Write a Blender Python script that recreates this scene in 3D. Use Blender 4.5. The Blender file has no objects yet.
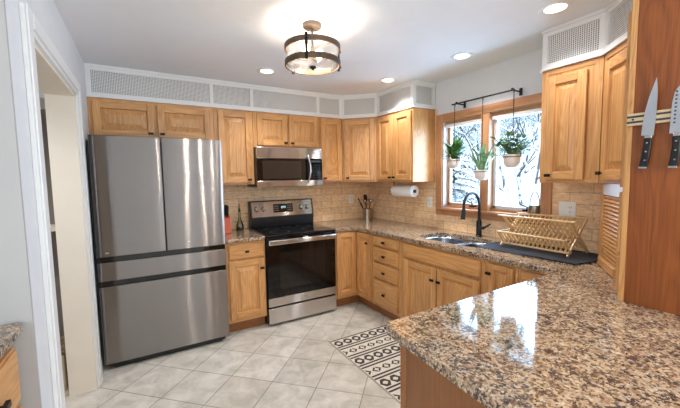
import bpy, bmesh, math, random
from mathutils import Vector, Matrix
C = bpy.context.scene.collection
PI = math.pi
def R(a): return math.radians(a)
scn = bpy.context.scene

# ------------------------------------------------------------------ camera
CX, CY, CZ, YAW, PITCH, ROLL, FPX = -2.7163, -3.8094, 1.4885, 0.5325, -0.0795, -0.0157, 334.2
fw = Vector((math.sin(YAW)*math.cos(PITCH), math.cos(YAW)*math.cos(PITCH), math.sin(PITCH)))
r0 = Vector((math.cos(YAW), -math.sin(YAW), 0)); u0 = r0.cross(fw)
r2 = r0*math.cos(ROLL)+u0*math.sin(ROLL); u2 = -r0*math.sin(ROLL)+u0*math.cos(ROLL)
cam = bpy.data.objects.new('camera', bpy.data.cameras.new('camera')); C.objects.link(cam)
M = Matrix((r2, u2, -fw)).transposed().to_4x4(); M.translation = (CX, CY, CZ)
cam.matrix_world = M
cam.data.sensor_width = 36; cam.data.lens = FPX/680*36; cam.data.clip_start = 0.05; cam.data.clip_end = 200
scn.camera = cam
# ------------------------------------------------------------------ world, light, exposure
w = bpy.data.worlds.new('World'); scn.world = w; w.use_nodes = True
bg = w.node_tree.nodes['Background']; bg.inputs[0].default_value = (0.60, 0.79, 1.0, 1); bg.inputs[1].default_value = 2.4
scn.view_settings.view_transform = 'Standard'; scn.view_settings.look = 'None'
scn.view_settings.exposure = 0.55; scn.view_settings.gamma = 1.0; scn.view_settings.use_curve_mapping = False
def area(name, loc, target, sx, sy, power, col):
    l = bpy.data.lights.new(name, 'AREA'); l.shape = 'RECTANGLE'; l.size = sx; l.size_y = sy; l.energy = power; l.color = col
    o = bpy.data.objects.new(name, l); C.objects.link(o); o.location = loc
    o.rotation_euler = (Vector(target)-Vector(loc)).to_track_quat('-Z', 'Y').to_euler(); return o
# daylight through kitchen and rear windows, then added fill lamps on the dining side
area('daylight_kitchen_window', (0.2, -1.84, 1.6), (-2, -1.84, 2.1), 0.95, 0.82, 26, (0.40, 0.67, 1.0))
REAR = [(-3.74, -3.56)]   # narrow rear windows behind the camera
for a_, b_ in REAR: area('daylight_rear_window', ((a_+b_)/2, -6.97, 1.38), ((a_+b_)/2, -2, 1.38), b_-a_, 1.8, 16*(b_-a_)/.3, (0.80, 0.90, 1.0))
area('added_rear_right_fill', (-.06, -5.25, 1.45), (-3, -4.6, 1.7), 2.2, 1.7, 85, (0.58, 0.78, 1.0))  # added fill with no window in the wall, brightens the left wall
area('added_dining_fill', (-5.1, -4.5, 1.5), (0, -2.2, 1.4), 1.8, 1.8, 45, (0.76, 0.88, 1.0))  # added fill with no window in the wall, brightens the right side


# ------------------------------------------------------------------ materials
class NT:
    def __init__(s, name):
        s.m = bpy.data.materials.new(name); s.m.use_nodes = True; s.t = s.m.node_tree
        s.b = s.t.nodes['Principled BSDF']
    def n(s, typ, **kw):
        x = s.t.nodes.new(typ)
        for k, v in kw.items():
            if k in x.inputs: x.inputs[k].default_value = v
            else: setattr(x, k, v)
        return x
    def l(s, a, b): s.t.links.new(a, b)
    def ramp(s, fac, stops, interp='LINEAR'):
        r = s.n('ShaderNodeValToRGB'); r.color_ramp.interpolation = interp
        e = r.color_ramp.elements
        while len(e) < len(stops): e.new(0.5)
        for i, (p, c) in enumerate(stops): e[i].position = p; e[i].color = (*c, 1) if len(c) == 3 else c
        s.l(fac, r.inputs[0]); return r.outputs[0]
    def mix(s, fac, a, b, mode='MIX'):
        x = s.n('ShaderNodeMix', data_type='RGBA', blend_type=mode)
        for v, i in ((fac, 0), (a, 6), (b, 7)):
            if hasattr(v, 'links'): s.l(v, x.inputs[i])
            elif i == 0: x.inputs[0].default_value = v
            else: x.inputs[i].default_value = (*v, 1)
        return x.outputs[2]
    def coord(s, scale=(1, 1, 1), rnd=False, rot=(0, 0, 0)):
        tc = s.n('ShaderNodeTexCoord'); mp = s.n('ShaderNodeMapping'); mp.inputs['Scale'].default_value = scale; mp.inputs['Rotation'].default_value = rot
        v = tc.outputs['Object']
        if rnd:
            oi = s.n('ShaderNodeObjectInfo'); ml = s.n('ShaderNodeMath', operation='MULTIPLY'); ml.inputs[1].default_value = 17.0
            s.l(oi.outputs['Random'], ml.inputs[0]); ad = s.n('ShaderNodeVectorMath', operation='ADD')
            s.l(v, ad.inputs[0]); s.l(ml.outputs[0], ad.inputs[1]); v = ad.outputs[0]
        s.l(v, mp.inputs['Vector']); return mp.outputs[0]
    def bump(s, h, strength=0.2, dist=0.01):
        b = s.n('ShaderNodeBump'); b.inputs['Strength'].default_value = strength; b.inputs['Distance'].default_value = dist
        s.l(h, b.inputs['Height']); s.l(b.outputs[0], s.b.inputs['Normal'])
def lin(c): return tuple(((x/255)/12.92 if x/255 <= .04045 else ((x/255+.055)/1.055)**2.4) for x in c)
def plain(name, rgb, rough=0.5, metal=0.0, vary=0.05, **kw):
    m = NT(name); c = lin(rgb)
    nz = m.n('ShaderNodeTexNoise', Scale=9.0, Detail=3.0); m.l(m.coord(), nz.inputs['Vector'])
    m.l(m.ramp(nz.outputs[0], [(0.3, tuple(x*(1-vary) for x in c)), (0.7, tuple(min(1, x*(1+vary)) for x in c))]), m.b.inputs['Base Color'])
    m.b.inputs['Roughness'].default_value = rough; m.b.inputs['Metallic'].default_value = metal
    for k, v in kw.items(): m.b.inputs[k.replace('_', ' ')].default_value = v
    return m.m
def oak(name, axis, light=(222, 168, 107), dark=(175, 114, 60), big=0.5, rough=0.34):
    m = NT(name)
    def sc(a, b):   # a along the grain, b across
        v = [b, b, b]; v[axis] = a; return tuple(v)
    n1 = m.n('ShaderNodeTexNoise', Scale=1.0, Detail=2.0, Distortion=0.4); m.l(m.coord(sc(0.9, 7.0), True), n1.inputs['Vector'])
    # cathedral figure: contour lines of a stretched noise field
    mu = m.n('ShaderNodeMath', operation='MULTIPLY'); mu.inputs[1].default_value = 13.0; m.l(n1.outputs[0], mu.inputs[0])
    fr = m.n('ShaderNodeMath', operation='PINGPONG'); fr.inputs[1].default_value = 0.5; m.l(mu.outputs[0], fr.inputs[0])
    n2 = m.n('ShaderNodeTexNoise', Scale=1.0, Detail=4.0, Roughness=0.65); m.l(m.coord(sc(3.0, 170.0), True), n2.inputs['Vector'])
    n3 = m.n('ShaderNodeTexNoise', Scale=1.0, Detail=2.0); m.l(m.coord(sc(0.8, 3.5), True), n3.inputs['Vector'])
    f2 = m.n('ShaderNodeMath', operation='MULTIPLY'); f2.inputs[1].default_value = big; m.l(fr.outputs[0], f2.inputs[0])
    ad = m.n('ShaderNodeMath', operation='ADD'); m.l(f2.outputs[0], ad.inputs[0]); m.l(n2.outputs[0], ad.inputs[1])
    col = m.ramp(ad.outputs[0], [(0.28, lin(dark)), (0.52, tuple((a+b)/2 for a, b in zip(lin(dark), lin(light)))), (0.85, lin(light))])
    tone = m.ramp(n3.outputs[0], [(0.3, (0.86, 0.84, 0.82)), (0.7, (1.08, 1.08, 1.08))])
    m.l(m.mix(1.0, col, tone, 'MULTIPLY'), m.b.inputs['Base Color'])
    m.b.inputs['Roughness'].default_value = rough
    m.bump(n2.outputs[0], 0.12, 0.002); return m.m
OAKX = oak('oak_grain_x', 0); OAKY = oak('oak_grain_y', 1); OAKZ = oak('oak_grain_z', 2)
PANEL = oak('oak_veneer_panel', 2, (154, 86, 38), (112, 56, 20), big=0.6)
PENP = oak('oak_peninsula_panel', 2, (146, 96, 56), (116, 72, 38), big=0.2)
CASE = oak('stained_window_wood_z', 2, (204, 150, 106), (168, 112, 74), big=0.3); CASEY = oak('stained_window_wood_y', 1, (204, 150, 106), (168, 112, 74), big=0.3)
BAMBOO = oak('bamboo', 1, (240, 204, 150), (214, 170, 112), big=0.1)
KICK = oak('oak_toe_kick', 0, (168, 112, 62), (134, 82, 42), big=0.3)
WALL = plain('warm_white_wall_paint', (220, 219, 219), 0.75, vary=0.015)
CREAM = plain('cream_wall_paint', (238, 227, 210), 0.75, vary=0.015)
CEIL = plain('ceiling_paint', (238, 237, 238), 0.85, vary=0.01)
WHITE = plain('white_trim_paint', (232, 230, 226), 0.35, vary=0.01)
BLACK = plain('black_plastic', (18, 18, 20), 0.35)
BRONZE = plain('dark_bronze', (34, 28, 26), 0.35, 0.6)
MATTE = plain('matte_black_metal', (26, 28, 32), 0.38, 0.3)
GLOSSB = plain('black_glass', (8, 8, 9), 0.06, vary=0.0)
CERAM = plain('beige_ceramic', (238, 226, 214), 0.3)
PAPER = plain('paper_towel', (238, 236, 232), 0.9)
PLASTW = plain('white_plastic', (236, 233, 226), 0.3)
STEELP = plain('polished_steel', (196, 194, 192), 0.16, 1.0)
SOIL = plain('soil', (52, 38, 28), 0.95, vary=0.3)
ORANGE = plain('orange_knife_block', (205, 84, 44), 0.4)
HOLE_SHADE = plain('grille_hole_shade', (126, 116, 106), 0.9)
RINGM = plain('fixture_bronze_wood', (92, 72, 56), 0.45, 0.3, vary=0.25)
CANOPY = plain('fixture_canopy', (104, 90, 76), 0.45, 0.3)
def steel(name, axis, rgb=(150, 146, 144)):
    m = NT(name); sc = [420, 420, 420]; sc[axis] = 1.2
    nz = m.n('ShaderNodeTexNoise', Scale=1.0, Detail=3.0); m.l(m.coord(tuple(sc)), nz.inputs['Vector']); c = lin(rgb)
    g = m.n('ShaderNodeBsdfAnisotropic', distribution='MULTI_GGX'); g.inputs['Roughness'].default_value = 0.17; g.inputs['Anisotropy'].default_value = -0.85
    m.l(m.ramp(nz.outputs[0], [(0.3, tuple(x*.96 for x in c)), (0.7, tuple(x*1.03 for x in c))]), g.inputs['Color'])
    tg = m.n('ShaderNodeCombineXYZ'); tg.inputs[2].default_value = 1.0; m.l(tg.outputs[0], g.inputs['Tangent'])
    n2 = m.n('ShaderNodeTexNoise', Scale=1.0, Detail=0.0); m.l(m.coord((5, 5, 1.8)), n2.inputs['Vector'])
    b = m.n('ShaderNodeBump'); b.inputs['Strength'].default_value = 0.07; b.inputs['Distance'].default_value = 0.02; m.l(n2.outputs[0], b.inputs['Height']); m.l(b.outputs[0], g.inputs['Normal'])
    m.l(g.outputs[0], m.t.nodes['Material Output'].inputs[0]); m.t.nodes.remove(m.b); return m.m
STEEL = steel('brushed_stainless', 0, (140, 135, 132)); STEEL2 = steel('bright_brushed_stainless', 0, (208, 205, 202))
SINKM = plain('sink_steel', (168, 176, 186), 0.22, 1.0)
def granite():
    m = NT('speckled_brown_granite')
    co = m.coord()
    nd = m.n('ShaderNodeTexNoise', Scale=22.0, Detail=3.0); m.l(co, nd.inputs['Vector'])
    off = m.n('ShaderNodeVectorMath', operation='MULTIPLY_ADD'); m.l(nd.outputs['Color'], off.inputs[0]); off.inputs[1].default_value = (.022, .022, .022); m.l(co, off.inputs[2])
    v1 = m.n('ShaderNodeTexVoronoi', Scale=135.0); m.l(off.outputs[0], v1.inputs['Vector'])
    sep = m.n('ShaderNodeSeparateColor'); m.l(v1.outputs['Color'], sep.inputs[0])
    n1 = m.n('ShaderNodeTexNoise', Scale=13.0, Detail=5.0, Roughness=0.7, Distortion=0.8); m.l(co, n1.inputs['Vector'])
    n2 = m.n('ShaderNodeTexNoise', Scale=75.0, Detail=4.0, Roughness=0.7); m.l(off.outputs[0], n2.inputs['Vector'])
    base = m.ramp(sep.outputs[0], [(0.0, lin((96, 72, 54))), (0.28, lin((168, 137, 106))), (0.6, lin((206, 175, 138))), (0.85, lin((172, 152, 132))), (1.0, lin((218, 202, 176)))])
    # dark clusters: blotches where both the coarse and the fine field are low
    a = m.n('ShaderNodeMath', operation='MULTIPLY_ADD'); m.l(n1.outputs[0], a.inputs[0]); a.inputs[1].default_value = 0.62; m.l(n2.outputs[0], a.inputs[2])
    dk = m.ramp(a.outputs[0], [(0.745, (1, 1, 1)), (0.79, (0, 0, 0))])
    dark = m.ramp(sep.outputs[1], [(0.0, lin((34, 28, 28))), (0.5, lin((72, 56, 50))), (1.0, lin((92, 88, 92)))])
    c = m.mix(dk, base, dark)
    br = m.n('ShaderNodeTexNoise', Scale=30.0, Detail=4.0, Roughness=0.6); m.l(off.outputs[0], br.inputs['Vector'])
    bk = m.ramp(br.outputs[0], [(0.53, (0, 0, 0)), (0.60, (1, 1, 1))])
    c = m.mix(bk, c, m.mix(0.5, c, lin((122, 86, 62))))
    m.l(c, m.b.inputs['Base Color']); m.b.inputs['Roughness'].default_value = 0.07
    m.b.inputs['IOR'].default_value = 1.6; m.b.inputs['Coat Weight'].default_value = 0.4; m.b.inputs['Coat Roughness'].default_value = 0.03
    return m.m
GRANITE = granite()
def tiles():
    m = NT('beige_floor_tile'); tc = m.n('ShaderNodeTexCoord')
    sb = m.n('ShaderNodeVectorMath', operation='SUBTRACT'); m.l(tc.outputs['Object'], sb.inputs[0]); sb.inputs[1].default_value = (-1.735, -1.287, 0)
    rt = m.n('ShaderNodeVectorRotate', rotation_type='Z_AXIS'); rt.inputs['Angle'].default_value = R(-45.6); m.l(sb.outputs[0], rt.inputs['Vector'])
    ad = m.n('ShaderNodeVectorMath', operation='ADD'); m.l(rt.outputs[0], ad.inputs[0]); ad.inputs[1].default_value = (3.36, 3.36, 0)
    br = m.n('ShaderNodeTexBrick', offset=0.0, squash=1.0, Scale=1.0); br.inputs['Brick Width'].default_value = 0.336; br.inputs['Row Height'].default_value = 0.336
    br.inputs['Mortar Size'].default_value = 0.0035; br.inputs['Mortar Smooth'].default_value = 0.2; m.l(ad.outputs[0], br.inputs['Vector'])
    br.inputs['Color1'].default_value = (*lin((216, 210, 199)), 1); br.inputs['Color2'].default_value = (*lin((203, 196, 183)), 1); br.inputs['Mortar'].default_value = (*lin((150, 140, 124)), 1)
    n1 = m.n('ShaderNodeTexNoise', Scale=7.0, Detail=6.0, Roughness=0.62, Distortion=0.6); m.l(tc.outputs['Object'], n1.inputs['Vector'])
    t = m.ramp(n1.outputs[0], [(0.34, (0.74, 0.74, 0.71)), (0.5, (0.95, 0.94, 0.92)), (0.64, (1.10, 1.10, 1.10))])
    m.l(m.mix(1.0, br.outputs[0], t, 'MULTIPLY'), m.b.inputs['Base Color']); m.b.inputs['Roughness'].default_value = 0.38
    iv = m.n('ShaderNodeMath', operation='SUBTRACT'); iv.inputs[0].default_value = 1.0; m.l(br.outputs['Fac'], iv.inputs[1]); m.bump(iv.outputs[0], 0.4, 0.003)
    return m.m
TILES = tiles()
def splash(name, axis):
    m = NT(name); tc = m.n('ShaderNodeTexCoord'); sp = m.n('ShaderNodeSeparateXYZ'); m.l(tc.outputs['Object'], sp.inputs[0])
    cb = m.n('ShaderNodeCombineXYZ'); m.l(sp.outputs[axis], cb.inputs[0]); zz = m.n('ShaderNodeMath', operation='SUBTRACT'); zz.inputs[1].default_value = 0.926
    m.l(sp.outputs[2], zz.inputs[0]); m.l(zz.outputs[0], cb.inputs[1])
    br = m.n('ShaderNodeTexBrick', offset=0.5, Scale=1.0); br.inputs['Brick Width'].default_value = 0.30; br.inputs['Row Height'].default_value = 0.085
    br.inputs['Mortar Size'].default_value = 0.0022; br.inputs['Mortar Smooth'].default_value = 0.3; br.inputs['Bias'].default_value = -0.1; m.l(cb.outputs[0], br.inputs['Vector'])
    br.inputs['Color1'].default_value = (*lin((246, 209, 164)), 1); br.inputs['Color2'].default_value = (*lin((232, 192, 147)), 1); br.inputs['Mortar'].default_value = (*lin((184, 148, 114)), 1)
    mp = m.n('ShaderNodeMapping'); mp.inputs['Scale'].default_value = (16, 34, 1); m.l(cb.outputs[0], mp.inputs['Vector'])
    n1 = m.n('ShaderNodeTexNoise', Scale=1.3, Detail=6.0, Roughness=0.65, Distortion=0.5); m.l(mp.outputs[0], n1.inputs['Vector'])
    t = m.ramp(n1.outputs[0], [(0.3, (0.72, 0.70, 0.68)), (0.5, (0.98, 0.97, 0.96)), (0.7, (1.18, 1.16, 1.14))])
    m.l(m.mix(1.0, br.outputs[0], t, 'MULTIPLY'), m.b.inputs['Base Color']); m.b.inputs['Roughness'].default_value = 0.55
    m.bump(n1.outputs[0], 0.3, 0.004); return m.m
SPLX = splash('travertine_backsplash_x', 0); SPLY = splash('travertine_backsplash_y', 1)
def glass(name, rough=0.0, tint=(1, 1, 1), gloss=0.12, seeded=False):
    m = NT(name); t = m.t; out = t.nodes['Material Output']
    tr = m.n('ShaderNodeBsdfTransparent'); tr.inputs[0].default_value = (*tint, 1)
    gl = m.n('ShaderNodeBsdfGlossy'); gl.inputs['Roughness'].default_value = rough
    mx = m.n('ShaderNodeMixShader'); fz = m.n('ShaderNodeLayerWeight'); fz.inputs[0].default_value = gloss
    m.l(fz.outputs['Fresnel'], mx.inputs[0]); m.l(tr.outputs[0], mx.inputs[1]); m.l(gl.outputs[0], mx.inputs[2])
    res = mx.outputs[0]
    if seeded:
        tl = m.n('ShaderNodeBsdfTranslucent'); tl.inputs[0].default_value = (1, .95, .88, 1)
        nz = m.n('ShaderNodeTexNoise', Scale=26.0, Detail=3.0, Distortion=1.2); m.l(m.coord(), nz.inputs['Vector'])
        f = m.ramp(nz.outputs[0], [(0.45, (0.01, .01, .01)), (0.62, (0.05, .05, .05))])
        m2 = m.n('ShaderNodeMixShader'); m.l(f, m2.inputs[0]); m.l(res, m2.inputs[1]); m.l(tl.outputs[0], m2.inputs[2]); res = m2.outputs[0]
        bp = m.n('ShaderNodeBump'); bp.inputs['Strength'].default_value = .5; m.l(nz.outputs[0], bp.inputs['Height']); m.l(bp.outputs[0], gl.inputs['Normal'])
    m.l(res, out.inputs[0]); return m.m
GLASS = glass('window_glass'); SEEDED = glass('seeded_lamp_glass', 0.05, gloss=0.25, seeded=True); CLEAR = glass('green_bottle_glass', 0.02, (0.72, 0.8, 0.68), 0.4)
def emit(name, col, s):
    m = NT(name); m.b.inputs['Base Color'].default_value = (*col, 1); m.b.inputs['Emission Color'].default_value = (*col, 1); m.b.inputs['Emission Strength'].default_value = s
    return m.m
CANLIT = emit('lit_downlight_lens', (1.0, 0.93, 0.82), 3.0); BULB = emit('lit_bulb', (1.0, 0.80, 0.52), 12.0); LED = emit('clock_digits', (0.5, 0.85, 1.0), 1.4)
def leafm(name, a, b):
    m = NT(name); nz = m.n('ShaderNodeTexNoise', Scale=30.0, Detail=2.0); m.l(m.coord(), nz.inputs['Vector'])
    m.l(m.ramp(nz.outputs[0], [(0.35, lin(a)), (0.65, lin(b))]), m.b.inputs['Base Color']); m.b.inputs['Roughness'].default_value = 0.4
    m.b.inputs['Transmission Weight'].default_value = 0.0; return m.m
LEAF1 = leafm('leaf_deep_green', (48, 92, 40), (96, 146, 70)); LEAF2 = leafm('leaf_pale_green', (96, 134, 86), (156, 186, 132)); LEAF3 = leafm('leaf_grey_green', (78, 114, 72), (140, 168, 118))
def snowbark(name, bark, thr):
    m = NT(name); g = m.n('ShaderNodeNewGeometry'); sp = m.n('ShaderNodeSeparateXYZ'); m.l(g.outputs['Normal'], sp.inputs[0])
    nz = m.n('ShaderNodeTexNoise', Scale=5.0, Detail=3.0); m.l(m.coord(), nz.inputs['Vector'])
    a = m.n('ShaderNodeMath', operation='MULTIPLY_ADD'); m.l(nz.outputs[0], a.inputs[0]); a.inputs[1].default_value = 0.8; m.l(sp.outputs[2], a.inputs[2])
    f = m.ramp(a.outputs[0], [(thr, (0, 0, 0)), (thr+.12, (1, 1, 1))])
    m.l(m.mix(f, lin(bark), (0.88, 0.91, 0.95)), m.b.inputs['Base Color']); m.b.inputs['Roughness'].default_value = 0.9; return m.m
BARK = snowbark('snowy_bark', (92, 86, 82), 0.22); NEEDLE = snowbark('snowy_needles', (58, 74, 64), 0.42)
SNOW = plain('snow', (240, 244, 250), 0.9, vary=0.03)

# ------------------------------------------------------------------ mesh helpers
class MB:
    def __init__(s): s.v = []; s.f = []; s.mi = []
    def add(s, vs, fs, mi=0):
        b = len(s.v); s.v += [tuple(v) for v in vs]; s.f += [tuple(b+i for i in f) for f in fs]; s.mi += [mi]*len(fs); return s
    def box(s, x0, x1, y0, y1, z0, z1, mi=0, mat=None):
        if x0 > x1: x0, x1 = x1, x0
        if y0 > y1: y0, y1 = y1, y0
        if z0 > z1: z0, z1 = z1, z0
        vs = [(x, y, z) for z in (z0, z1) for y in (y0, y1) for x in (x0, x1)]
        if mat: vs = [mat @ Vector(v) for v in vs]
        return s.add(vs, [(0, 2, 3, 1), (4, 5, 7, 6), (0, 1, 5, 4), (2, 6, 7, 3), (0, 4, 6, 2), (1, 3, 7, 5)], mi)
    def tube(s, pts, r, n=10, mi=0, cap=True):
        pts = [Vector(p) for p in pts]; rs = r if isinstance(r, (list, tuple)) else [r]*len(pts)
        rings = []; up = None
        for i, p in enumerate(pts):
            d = (pts[min(i+1, len(pts)-1)]-pts[max(i-1, 0)]).normalized()
            if up is None: up = Vector((0, 0, 1)) if abs(d.z) < .9 else Vector((1, 0, 0))
            a = d.cross(up).normalized(); up = a.cross(d).normalized()
            rings.append([p+(a*math.cos(t)+up*math.sin(t))*rs[i] for t in [2*PI*k/n for k in range(n)]])
        vs = [v for g in rings for v in g]; fs = []
        for i in range(len(pts)-1):
            for k in range(n): a, b = i*n+k, i*n+(k+1) % n; fs.append((a, b, b+n, a+n))
        if cap: fs.append(tuple(range(n-1, -1, -1))); fs.append(tuple((len(pts)-1)*n+k for k in range(n)))
        return s.add(vs, fs, mi)
    def lathe(s, prof, c=(0, 0, 0), n=32, mi=0, mat=None):   # prof (r, z)
        vs = []; fs = []
        for r, z in prof:
            for k in range(n):
                v = Vector((max(r, 1e-4)*math.cos(2*PI*k/n), max(r, 1e-4)*math.sin(2*PI*k/n), z))
                if mat: v = mat @ v
                vs.append(v+Vector(c))
        for i in range(len(prof)-1):
            for k in range(n): a, b = i*n+k, i*n+(k+1) % n; fs.append((a, b, b+n, a+n))
        return s.add(vs, fs, mi)
    def prism(s, poly, z0, z1, mi=0, mat=None):
        n = len(poly); vs = [Vector((x, y, z)) for z in (z0, z1) for x, y in poly]
        if mat: vs = [mat @ v for v in vs]
        return s.add(vs, [tuple(range(n-1, -1, -1)), tuple(range(n, 2*n))]+[(i, (i+1) % n, n+(i+1) % n, n+i) for i in range(n)], mi)
    def build(s, name, mats, parent=None, bevel=0, seg=2, loc=None, smooth=True, rot=None):
        me = bpy.data.meshes.new(name); me.from_pydata(s.v, [], s.f); me.validate()
        if not isinstance(mats, (list, tuple)): mats = [mats]
        for m in mats: me.materials.append(m)
        if len(me.polygons) == len(s.mi): me.polygons.foreach_set('material_index', s.mi)
        bm = bmesh.new(); bm.from_mesh(me); bmesh.ops.recalc_face_normals(bm, faces=bm.faces); bm.to_mesh(me); bm.free()
        if smooth: me.polygons.foreach_set('use_smooth', [True]*len(me.polygons)); me.set_sharp_from_angle(angle=R(38))
        o = bpy.data.objects.new(name, me); C.objects.link(o)
        if parent: o.parent = parent
        if loc: o.location = loc
        if rot: o.rotation_euler = rot
        if bevel:
            b = o.modifiers.new('bevel', 'BEVEL'); b.width = bevel; b.segments = seg; b.limit_method = 'ANGLE'; b.angle_limit = R(35)
        return o
def tag(o, label=None, cat=None, group=None, kind=None):
    if label: o['label'] = label
    if cat: o['category'] = cat
    if group: o['group'] = group
    if kind: o['kind'] = kind
    return o
def thing(name, label, cat, loc=(0, 0, 0), rz=0, group=None, kind=None):
    o = bpy.data.objects.new(name, None); C.objects.link(o); o.location = loc; o.rotation_euler = (0, 0, rz); o.empty_display_size = 0.05
    return tag(o, label, cat, group, kind)
def prism_hole(outer, holes, z0, z1):
    """flat slab with holes; returns MB"""
    bm = bmesh.new(); loops = []
    for lp in [outer]+holes:
        vs = [bm.verts.new((x, y, 0)) for x, y in lp]; loops.append(vs)
        for i in range(len(vs)): bm.edges.new((vs[i], vs[(i+1) % len(vs)]))
    bmesh.ops.triangle_fill(bm, use_beauty=True, use_dissolve=False, edges=bm.edges[:])
    bm.verts.index_update(); tris = [tuple(v.index for v in f.verts) for f in bm.faces]
    pts = [(v.co.x, v.co.y) for v in bm.verts]; n = len(pts)
    mb = MB(); mb.add([(x, y, z1) for x, y in pts]+[(x, y, z0) for x, y in pts], tris+[tuple(n+i for i in reversed(t)) for t in tris])
    k = 0
    for lp in loops:
        m = len(lp); mb.f += [(k+i, k+(i+1) % m, n+k+(i+1) % m, n+k+i) for i in range(m)]; mb.mi += [0]*m; k += m
    bm.free(); return mb

# ------------------------------------------------------------------ levels
B, T, CL, H = 1.43, 2.187, 2.459, 0.926
UD, LD = 0.31, 0.62    # upper and base cabinet depth
XL = -3.075            # left wall plane
LX, LY = -5.2, -7.0    # far limits of the dining side behind the camera

# ------------------------------------------------------------------ structure
def struct(name, mb, mat, parent=None, **kw):
    o = mb.build(name, mat, parent, **kw)
    if not parent: tag(o, kind='structure')
    return o
struct('floor', MB().box(LX-.1, 0.1, LY-.1, 0.7, -0.06, 0), TILES, smooth=False)
struct('ceiling', MB().box(LX-.1, 0.12, LY-.1, 0.7, CL, CL+.06), CEIL, smooth=False)
struct('wall_back', MB().box(XL-.15, 0.12, 0.008, 0.12, 0, CL), WALL, smooth=False)
# right wall with the window opening (y -2.34..-1.33, z 1.17..2.04)
WY0, WY1, WZ0, WZ1 = -2.345, -1.33, 1.155, 2.045
wr = MB(); wr.box(0.008, 0.14, LY, WY0, 0, CL); wr.box(0.008, 0.14, WY1, 0.008, 0, CL); wr.box(0.008, 0.14, WY0, WY1, 0, WZ0); wr.box(0.008, 0.14, WY0, WY1, WZ1, CL)
struct('wall_right', wr, WALL, smooth=False)
# left wall with doorway y -1.97..-0.93
DY0, DY1, DZ = -2.015, -0.93, 2.07
wl = MB(); wl.box(XL-.15, XL, -2.2545, DY0, 0, CL); wl.box(XL-.15, XL, DY1, 0.008, 0, CL); wl.box(XL-.15, XL, DY0, DY1, DZ, CL)
struct('wall_left', wl, [WALL], smooth=False)
WALL_SHADED = plain('shade_darkened_wall', (172, 168, 163), 0.75, vary=0.015)  # wall colour darkened to carry the shade on the camera-facing end
struct('wall_dining', MB().box(LX, XL, -2.27, -2.255, 0, CL).box(LX, XL-.1505, -2.255, -2.15, 0, CL), WALL_SHADED, smooth=False)
struct('wall_far_left', MB().box(LX-.1, LX, LY, -2.15, 0, CL), WALL, smooth=False)
wb = MB()
ed = [LX]+[v for ab in REAR for v in ab]+[0.0]
for a, b in zip(ed[0::2], ed[1::2]): wb.box(a, b, LY-.1, LY, 0, CL)
for a, b in REAR: wb.box(a, b, LY-.1, LY, 0, 0.45); wb.box(a, b, LY-.1, LY, 2.3, CL)
struct('wall_rear', wb, WALL, smooth=False)
struct('wall_pantry', MB().box(-0.93, 0.0, -3.60, -3.475, 0, CL), WALL, smooth=False)
# the small room beyond the doorway
uw = MB(); uw.box(-4.6, -4.5, -2.15, 0.6, 0, CL); uw.box(-4.5, XL-.15, 0.5, 0.6, 0, CL)
struct('wall_utility', uw, CREAM, smooth=False)
# rear windows (frames only, glazed)
for i, (a, b) in enumerate(REAR):
    nm = 0
    m = MB(); m.box(a, b, LY-.08, LY-.02, .45, .5); m.box(a, b, LY-.08, LY-.02, 2.25, 2.3)
    for k in range(nm+2):
        x = a+(b-a)*k/(nm+1); m.box(x-.012, x+.012, LY-.08, LY-.02, .5, 2.25)
    o = struct('window_%d' % (i+2), m, WHITE); MB().box(a, b, LY-.055, LY-.05, .5, 2.25).build('pane', GLASS, o)

# doorway casing and baseboards
def casing_prof(mb, a, b, z0, z1, axis='y'):
    pass
cs = MB(); w_ = 0.085
for x0, x1, e in ((XL, XL+.018, 0), (XL+.018, XL+.026, .022)):
    cs.box(x0, x1, DY0-w_+0, DY0-e, 0, DZ+w_); cs.box(x0, x1, DY1+e, DY1+w_, 0, DZ+w_); cs.box(x0, x1, DY0, DY1, DZ+e, DZ+w_)
dc = thing('door_1', None, None, (0, 0, 0), kind='structure')
cs.build('door_casing', WHITE, dc, bevel=.003)
jb = MB(); jb.box(XL-.155, XL+.001, DY0-.0, DY0+.015, 0, DZ); jb.box(XL-.155, XL+.001, DY1-.015, DY1, 0, DZ); jb.box(XL-.155, XL+.001, DY0, DY1, DZ-.015, DZ)
jb.build('door_jamb', CREAM, dc)
bb = MB(); bb.box(XL, XL+.014, DY1+w_, -0.66, 0, .10); bb.box(XL, XL+.008, DY1+w_, -0.66, .10, .115)
struct('baseboard_left', bb, WHITE, bevel=.002)

# window in the right wall
win = thing('window_1', None, None, (0, 0, 0), kind='structure')
ca = MB(); X0, X1 = -.018, .0075
ca.box(X0, X1, WY1, WY1+.08, WZ0-.075, WZ1+.075); ca.box(X0, X1, WY0-.08, WY0, WZ0-.075, WZ1+.075)
ca.build('casing', CASE, win, bevel=.004)
cb = MB(); cb.box(X0, X1, WY0, WY1, WZ1, WZ1+.075); cb.box(X0, X1, WY0, WY1, WZ0-.075, WZ0-.005)
cb.build('casing', CASEY, win, bevel=.004)
si = MB(); si.box(-.05, .11, WY0-.03, WY1+.03, WZ0-.02, WZ0+.006); si.build('window_sill', CASEY, win, bevel=.006)
MID = -1.845
JAMB = plain('pale_window_jamb', (214, 206, 204), .4)
fr = MB(); fr.box(.0, .125, WY1-.012, WY1, WZ0, WZ1); fr.build('window_jamb', JAMB, win)
fr = MB(); fr.box(.0, .125, WY0, WY0+.012, WZ0, WZ1); fr.build('window_jamb', JAMB, win)
fr = MB(); fr.box(-.014, .125, MID-.03, MID+.055, WZ0, WZ1); fr.build('mullion', CASE, win, bevel=.003)
fr2 = MB(); fr2.box(.02, .125, WY0, WY1, WZ1-.03, WZ1); fr2.box(.03, .125, WY0, WY1, WZ0+.006, WZ0+.025); fr2.build('window_frame', CASEY, win, bevel=.003)
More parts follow.
